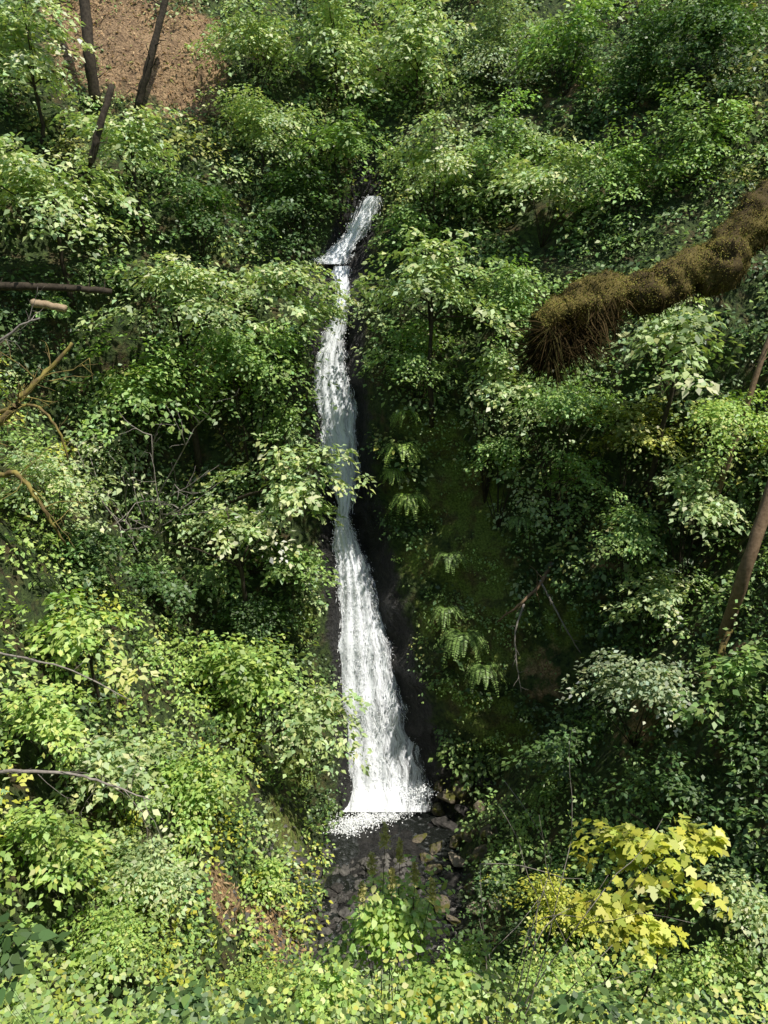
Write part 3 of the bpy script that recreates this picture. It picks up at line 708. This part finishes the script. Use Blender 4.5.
# ------------------------------------------------------------------ deadwood
def twig(acc, s, d, ln, r, depth, spread=0.8, grav=0.0, cr=0.16):
    npt = 6; pts = [np.array(s, float)]; d = d/np.linalg.norm(d)
    for i in range(npt-1):
        d = d+rng.normal(0, cr, 3)+np.array([0, 0, grav]); d /= np.linalg.norm(d)
        pts.append(pts[-1]+d*ln/(npt-1))
    acc.tube(pts, np.linspace(r, r*0.35, npt), 5)
    if depth > 0:
        for i in range(1, npt):
            if random.random() < 0.75:
                e = d+rng.normal(0, spread, 3)
                twig(acc, pts[i], e, ln*random.uniform(.25, .5), r*0.5, depth-1, spread, grav)
def polybranch(name, label, cat, pts, r0, r1, mat, depth=1, tl=0.5, dd=None, seg=8, tr=.6, wb=.22):
    W = np.array([pix(*p) for p in pts]); n = 5*len(W)
    s = np.linspace(0, len(W)-1, n); Wn = np.stack([np.interp(s, np.arange(len(W)), W[:, i]) for i in range(3)], -1)
    k = np.array([.25, .5, .25])
    for _ in range(3):
        for i in range(3): Wn[1:-1, i] = np.convolve(Wn[:, i], k, 'valid')
    Wn[1:-1] += rng.normal(0, r0*wb, (n-2, 3))
    a = Acc(); a.tube(Wn, np.linspace(r0, r1, n), seg, rough=0.10)
    for i in range(2, n-1):
        if depth and random.random() < 0.5:
            twig(a, Wn[i], (Wn[i]-Wn[i-2])*0.8+rng.normal(0, np.linalg.norm(Wn[i]-Wn[i-2])*0.8, 3), tl*random.uniform(.4, 1), r1*tr, depth-1)
    o = a.build(name, mat, None, tuple(Wn[0])); tag(o, label, cat); return o
def H(px, py, off=0.3): return hit(px, py)-off
T_ = H(95, 95, .8)
polybranch('bare_trunk', 'straight dark bare trunk at the top left corner edge', 'tree trunk', [(95, 100, T_+.6), (90, 60, T_), (84, 0, T_-.1), (78, -120, T_-.3)], .22, .18, M_BARK, 1, .8, tr=.2, wb=.06)
T_ = H(140, 104, .6)
polybranch('bare_trunk', 'dark trunk leaning right across the brown soil at top left', 'tree trunk', [(138, 108, T_+.4), (150, 60, T_-.2), (163, 10, T_-.4), (180, -60, T_-.6)], .16, .10, M_BARK, 1, .9, tr=.3, wb=.08)
T_ = H(88, 168, 2.6)
polybranch('bare_trunk', 'short dark trunk half hidden by pale maple sprays', 'tree trunk', [(82, 210, T_+1.8), (90, 165, T_), (100, 125, T_-.3), (112, 85, T_-.3)], .14, .10, M_BARK, 1, .6, tr=.3, wb=.08)
T_ = H(40, 300, 3.0)
polybranch('fallen_log', 'dark fallen log lying across the left slope at the left edge', 'log', [(-60, 293, T_), (0, 286, T_), (60, 287, T_+.3), (112, 292, T_+.9)], .14, .09, M_BARK, 1, .5, tr=.3, wb=.08)
polybranch('broken_log', 'short pale broken log just under the dark fallen log', 'log', [(32, 303, T_-.25), (48, 305, T_-.25), (66, 309, T_-.2)], .12, .10, M_CUT, 0, wb=.05)
T_ = H(30, 420, 6)
polybranch('dead_branch', 'crooked mossy dead branch reaching up from the left edge', 'branch', [(-110, 560, T_+4), (-40, 450, T_+.5), (5, 420, T_), (22, 395, T_), (45, 372, T_), (72, 343, T_)], .13, .04, M_MOSSTWIG, 2, 1.4, tr=.5)
polybranch('dead_branch', 'lower mossy dead branch forked beside the pale bush at left edge', 'branch', [(-90, 600, T_+3), (-20, 482, T_+.3), (15, 470, T_), (32, 490, T_), (50, 520, T_+.2), (66, 545, T_+1)], .09, .03, M_MOSSTWIG, 2, 1.2, tr=.5)
polybranch('dead_branch', 'thin mossy dead branch arching over just right of the crooked one', 'branch', [(-80, 470, T_+3), (-10, 415, T_+.2), (35, 402, T_), (60, 430, T_), (68, 460, T_+.3)], .06, .022, M_MOSSTWIG, 2, 1.0, tr=.5)
polybranch('dead_branch', 'grey bare twigs at the left edge just under the broken log', 'branch', [(-90, 400, T_+3), (-10, 350, T_+.2), (20, 325, T_), (40, 318, T_)], .05, .018, M_GREYWOOD, 2, 1.2, tr=.6)
T_ = H(0, 770, 3)
polybranch('dead_branch', 'long thin bare branch reaching right from the left edge over lime bushes', 'branch', [(-120, 800, T_+2), (0, 771, T_), (70, 772, T_), (110, 785, T_), (150, 800, T_+.2)], .04, .010, M_GREYWOOD, 2, 1.0)
T_ = H(50, 660, 3)
polybranch('dead_branch', 'thin drooping bare branch below the lime maple sprays', 'branch', [(-60, 640, T_+1.5), (10, 655, T_), (70, 668, T_), (130, 700, T_+.2)], .03, .01, M_GREYWOOD, 1, .8)
a = Acc(); b0 = P2W(140, 545)
for tx, ty in [(95, 470), (120, 440), (150, 430), (185, 450), (205, 480), (75, 500), (215, 455)]:
    e = pix(tx, ty, hit(140, 545)-random.uniform(2.2, 4)); twig(a, b0, e-b0, np.linalg.norm(e-b0), .035, 2, .6)
tag(a.build('dead_shrub', M_GREYWOOD, None, tuple(b0)), 'tangle of grey bare twigs on the shaded left slope', 'dead shrub')
T_ = H(540, 590, 1.3)
polybranch('dead_branch', 'tan dead branch forked on the brown slope right of the falls', 'branch', [(556, 556, T_+1), (540, 585, T_), (520, 605, T_-.2), (497, 622, T_+.5)], .08, .03, M_TANWOOD, 1, .8)
polybranch('dead_branch', 'thin grey stick hanging down right of the forked dead branch', 'branch', [(540, 580, T_+.1), (556, 610, T_-.1), (572, 640, T_), (586, 662, T_+.4)], .04, .015, M_GREYWOOD, 1, .4)
polybranch('dead_branch', 'thin grey stick hanging straight down below the forked dead branch', 'branch', [(524, 604, T_-.1), (514, 632, T_-.1), (516, 660, T_), (521, 692, T_+.3)], .04, .015, M_GREYWOOD, 1, .4)
T_ = H(512, 110, .8)
polybranch('dead_branch', 'small pale dead twig standing up at top centre right', 'branch', [(500, 125, T_+.8), (508, 95, T_), (514, 70, T_), (516, 48, T_)], .05, .02, M_GREYWOOD, 2, .8)
T_ = H(716, 500, 1.9)
polybranch('leaning_trunk', 'thin grey trunk leaning right near the right edge under the mossy branch', 'tree trunk', [(706, 530, T_+1.9), (725, 470, T_+.1), (745, 410, T_-.3), (775, 320, T_-.8), (800, 240, T_-1)], .10, .07, M_TANWOOD, 1, .5, tr=.3, wb=.05)
T_ = H(738, 600, 2.0)
polybranch('leaning_trunk', 'thick brown trunk leaning right at the right edge, middle height', 'tree trunk', [(722, 640, T_+1.8), (746, 570, T_), (768, 500, T_-.2), (805, 385, T_-.6)], .18, .15, M_TANWOOD, 0, wb=.04)
T_ = H(700, 690, 1.0)
polybranch('dead_branch', 'mossy hanging stem beside the grey green bush on the right', 'branch', [(730, 630, T_+.5), (712, 670, T_), (703, 710, T_), (698, 750, T_+.5)], .09, .05, M_MOSSWOOD, 1, .5)
a = Acc(); t0 = 7.6; b0 = ground_below(pix(505, 985, t0))
for tx, ty in [(525, 845), (550, 852), (578, 868), (612, 890), (490, 905), (470, 940), (590, 930), (540, 880), (565, 895)]:
    e = pix(tx, ty, t0+random.uniform(-.7, -.2)); twig(a, b0, e-b0, np.linalg.norm(e-b0)*.92, .010, 1, .35, 0, .06)
tag(a.build('dead_shrub', M_GREYWOOD, None, tuple(b0)), 'fan of bare grey twigs left of the young yellow maple', 'dead shrub')
# cream plumes of the tall shrub
root = [o for o in bpy.data.objects if o.get('label', '').startswith('tall shrub with cream')][0]
rb = np.array(root.location)
for px, py in [(385, 838), (372, 866), (400, 854), (415, 876), (392, 882), (432, 892), (362, 896)]:
    c = pix(px, py, 7.2+random.uniform(-.3, .2)); n = 150
    h = rng.random(n)
    P = c+np.stack([rng.normal(0, .022, n)*(1-h*.7), rng.normal(0, .022, n)*(1-h*.7), (h-.4)*.22], -1)
    V = leaves(P, rng.normal(0, 1, (n, 3)), rng.normal(0, 1, (n, 3))+np.array([0, 0, 1]), rng.uniform(.025, .045, n), rng.uniform(.015, .03, n), KITE)
    pm = np_mesh('plume', V.reshape(-1, 3), 4, M_LEAF, root, np.array([.58, .54, .22])*rng.uniform(.7, 1.2, (n, 1)), rb)
    s = Acc(); s.tube(wob(bez(rb, (rb+c)/2+np.array([0, 0, .1]), c, 6), .02), np.linspace(.008, .003, 6), 5); s.build('stem', M_BARK, root, rb)

# ------------------------------------------------------------------ mossy branch and its tree
D = 3.5
tb = np.array([2.9, 3.9, float(Zg(np.array(2.9), np.array(3.9)))-.2])
mt = empty('mossy_tree', tb, 'tree with a thick moss covered broken branch reaching in from the right edge', 'tree')
a = Acc(); tp = bez(tb, tb+np.array([.1, 0, 4]), tb+np.array([.5, .2, 9]), 16)
a.tube(tp, np.linspace(.42, .22, 16), 14, rough=.05); a.build('trunk', M_MOSSWOOD, mt, tb)
cp = [(900, 130, 3.9, 38), (830, 178, 3.75, 30), (794, 194, 3.6, 25), (766, 210, D, 22), (740, 236, D, 21), (716, 266, D, 25), (690, 269, D, 18), (656, 291, D, 24), (626, 291, D, 18), (598, 298, D-.03, 20), (572, 308, D-.06, 19), (552, 318, D-.07, 18), (538, 326, D-.08, 14)]
W = np.array([tp[7]]+[pix(p[0], p[1], p[2]) for p in cp]); R = np.array([.26]+[p[3]*p[2]/F for p in cp])
n = 140; s = np.linspace(0, len(W)-1, n)
BP = np.stack([np.interp(s, np.arange(len(W)), W[:, i]) for i in range(3)], -1); BR = np.interp(s, np.arange(len(W)), R)
for _ in range(2):
    for i in range(3): BP[1:-1, i] = np.convolve(BP[:, i], [.25, .5, .25], 'valid')
seg = 36; V = []; NN = []
for i in range(n):
    d = BP[min(i+1, n-1)]-BP[max(i-1, 0)]; d /= np.linalg.norm(d)
    u = np.cross(d, [0, 0, 1.0]); u /= np.linalg.norm(u); w = np.cross(u, d)
    for k in range(seg):
        an = 2*math.pi*k/seg; q = u*math.cos(an)+w*math.sin(an)
        p = BP[i]+q*BR[i]*.82
        e = 1+.44*noise.noise(Vector(p*7))+.36*noise.noise(Vector(p*16))+.22*noise.noise(Vector(p*40))
        V.append(BP[i]+q*BR[i]*.98*e); NN.append(q)
fs = [(i*seg+k, i*seg+(k+1) % seg, (i+1)*seg+(k+1) % seg, (i+1)*seg+k) for i in range(n-1) for k in range(seg)]
fs.append(tuple((n-1)*seg+k for k in range(seg)))
me = bpy.data.meshes.new('branch'); me.from_pydata([tuple(v-tb) for v in V], [], fs); me.update()
me.polygons.foreach_set('use_smooth', [True]*len(me.polygons)); me.materials.append(M_MOSSWOOD)
br = bpy.data.objects.new('branch', me); C.objects.link(br); br.parent = mt
V = np.array(V); NN = np.array(NN)
fn = np.array([noise.noise(Vector(p*11)) for p in V])
fm = np.array([noise.noise(Vector(p*24+np.array([5, 0, 0]))) for p in V])
def moss(n, lo, hi, ii, under=False, base=(.22, .18, .055), j=.28):
    P = V[ii]+rng.normal(0, .006, (n, 3)); q = NN[ii]
    A = q*0.7+np.array([0, 0, -.2])+rng.normal(0, .9, (n, 3))
    if under: A = np.array([0.10, 0, -1])+rng.normal(0, j, (n, 3))
    f = fn[ii][:, None]
    L = rng.uniform(lo, hi, n)*(np.clip(1+2.4*fm[ii], .15, 1.9) if under else 1); Wd = rng.uniform(.003, .007, n)
    col = np.array(base)*rng.uniform(.6, 1.25, (n, 1))*np.clip(1+.9*f, .45, 1.6)*np.where(rng.random((n, 1)) < .35, np.array([.8, 1.02, .8]), 1)
    return leaves(P, q+rng.normal(0, .5, (n, 3)), A, L, Wd, KITE), col
rows = (np.arange(len(V))//seg)
i_all = np.where(rows > 22)[0]
ang = NN[:, 2]
v1, c1 = moss(52000, .003, .010, rng.choice(i_all, 52000))
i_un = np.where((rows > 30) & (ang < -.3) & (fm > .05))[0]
v2, c2 = moss(2400, .012, .045, rng.choice(i_un, 2400), True, (.09, .068, .028))  # hanging moss darker than the top: underside shade put into its colour
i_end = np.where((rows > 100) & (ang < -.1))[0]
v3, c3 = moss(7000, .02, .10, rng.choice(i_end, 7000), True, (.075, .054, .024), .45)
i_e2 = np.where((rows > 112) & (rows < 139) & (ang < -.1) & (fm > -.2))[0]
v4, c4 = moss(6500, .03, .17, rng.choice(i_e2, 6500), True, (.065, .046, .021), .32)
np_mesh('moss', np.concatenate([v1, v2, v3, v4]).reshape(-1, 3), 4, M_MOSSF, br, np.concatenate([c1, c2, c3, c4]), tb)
k = 60; cc = tb+np.array([2.4, 1.0, 9.5]); dd_ = nrm(rng.normal(0, 1, (k, 3)))
CPs = cc+dd_*rng.random((k, 1))**.5*np.array([2.6, 2.4, 2.0])
Vv, col = clump_leaves(CPs, dd_, rng.uniform(.4, .8, k), 26, .17, .8, np.array(PAL['mid'])*np.ones((k, 1)))
np_mesh('crown', Vv.reshape(-1, 3), 4, M_LEAF, mt, col, tb)

# ------------------------------------------------------------------ light, sky, camera
w = bpy.data.worlds.new('World'); S.world = w; w.use_nodes = True
nt = w.node_tree; bg = nt.nodes['Background']
sk = nt.nodes.new('ShaderNodeTexSky'); sk.sky_type = 'NISHITA'; sk.sun_disc = False
sk.sun_elevation = math.asin(SUN[2]); sk.sun_rotation = math.atan2(SUN[0], SUN[1])
nt.links.new(sk.outputs[0], bg.inputs[0]); bg.inputs[1].default_value = 0.12
L = bpy.data.lights.new('sun', 'SUN'); L.energy = 5.0; L.angle = math.radians(0.5); L.color = (1, .95, .86)
lo = bpy.data.objects.new('sun', L); C.objects.link(lo); lo.rotation_euler = Vector(SUN).to_track_quat('Z', 'Y').to_euler(); lo.location = (20, -10, 60)
cd = bpy.data.cameras.new('camera'); cam = bpy.data.objects.new('camera', cd); C.objects.link(cam)
cam.location = CAM; cam.rotation_euler = (math.pi/2-PITCH, 0, 0)
cd.sensor_fit = 'VERTICAL'; cd.angle = 2*math.atan(512/F); cd.clip_end = 500; cd.clip_start = 0.05
S.camera = cam
S.view_settings.view_transform = 'Standard'; S.view_settings.look = 'None'; S.view_settings.exposure = 0
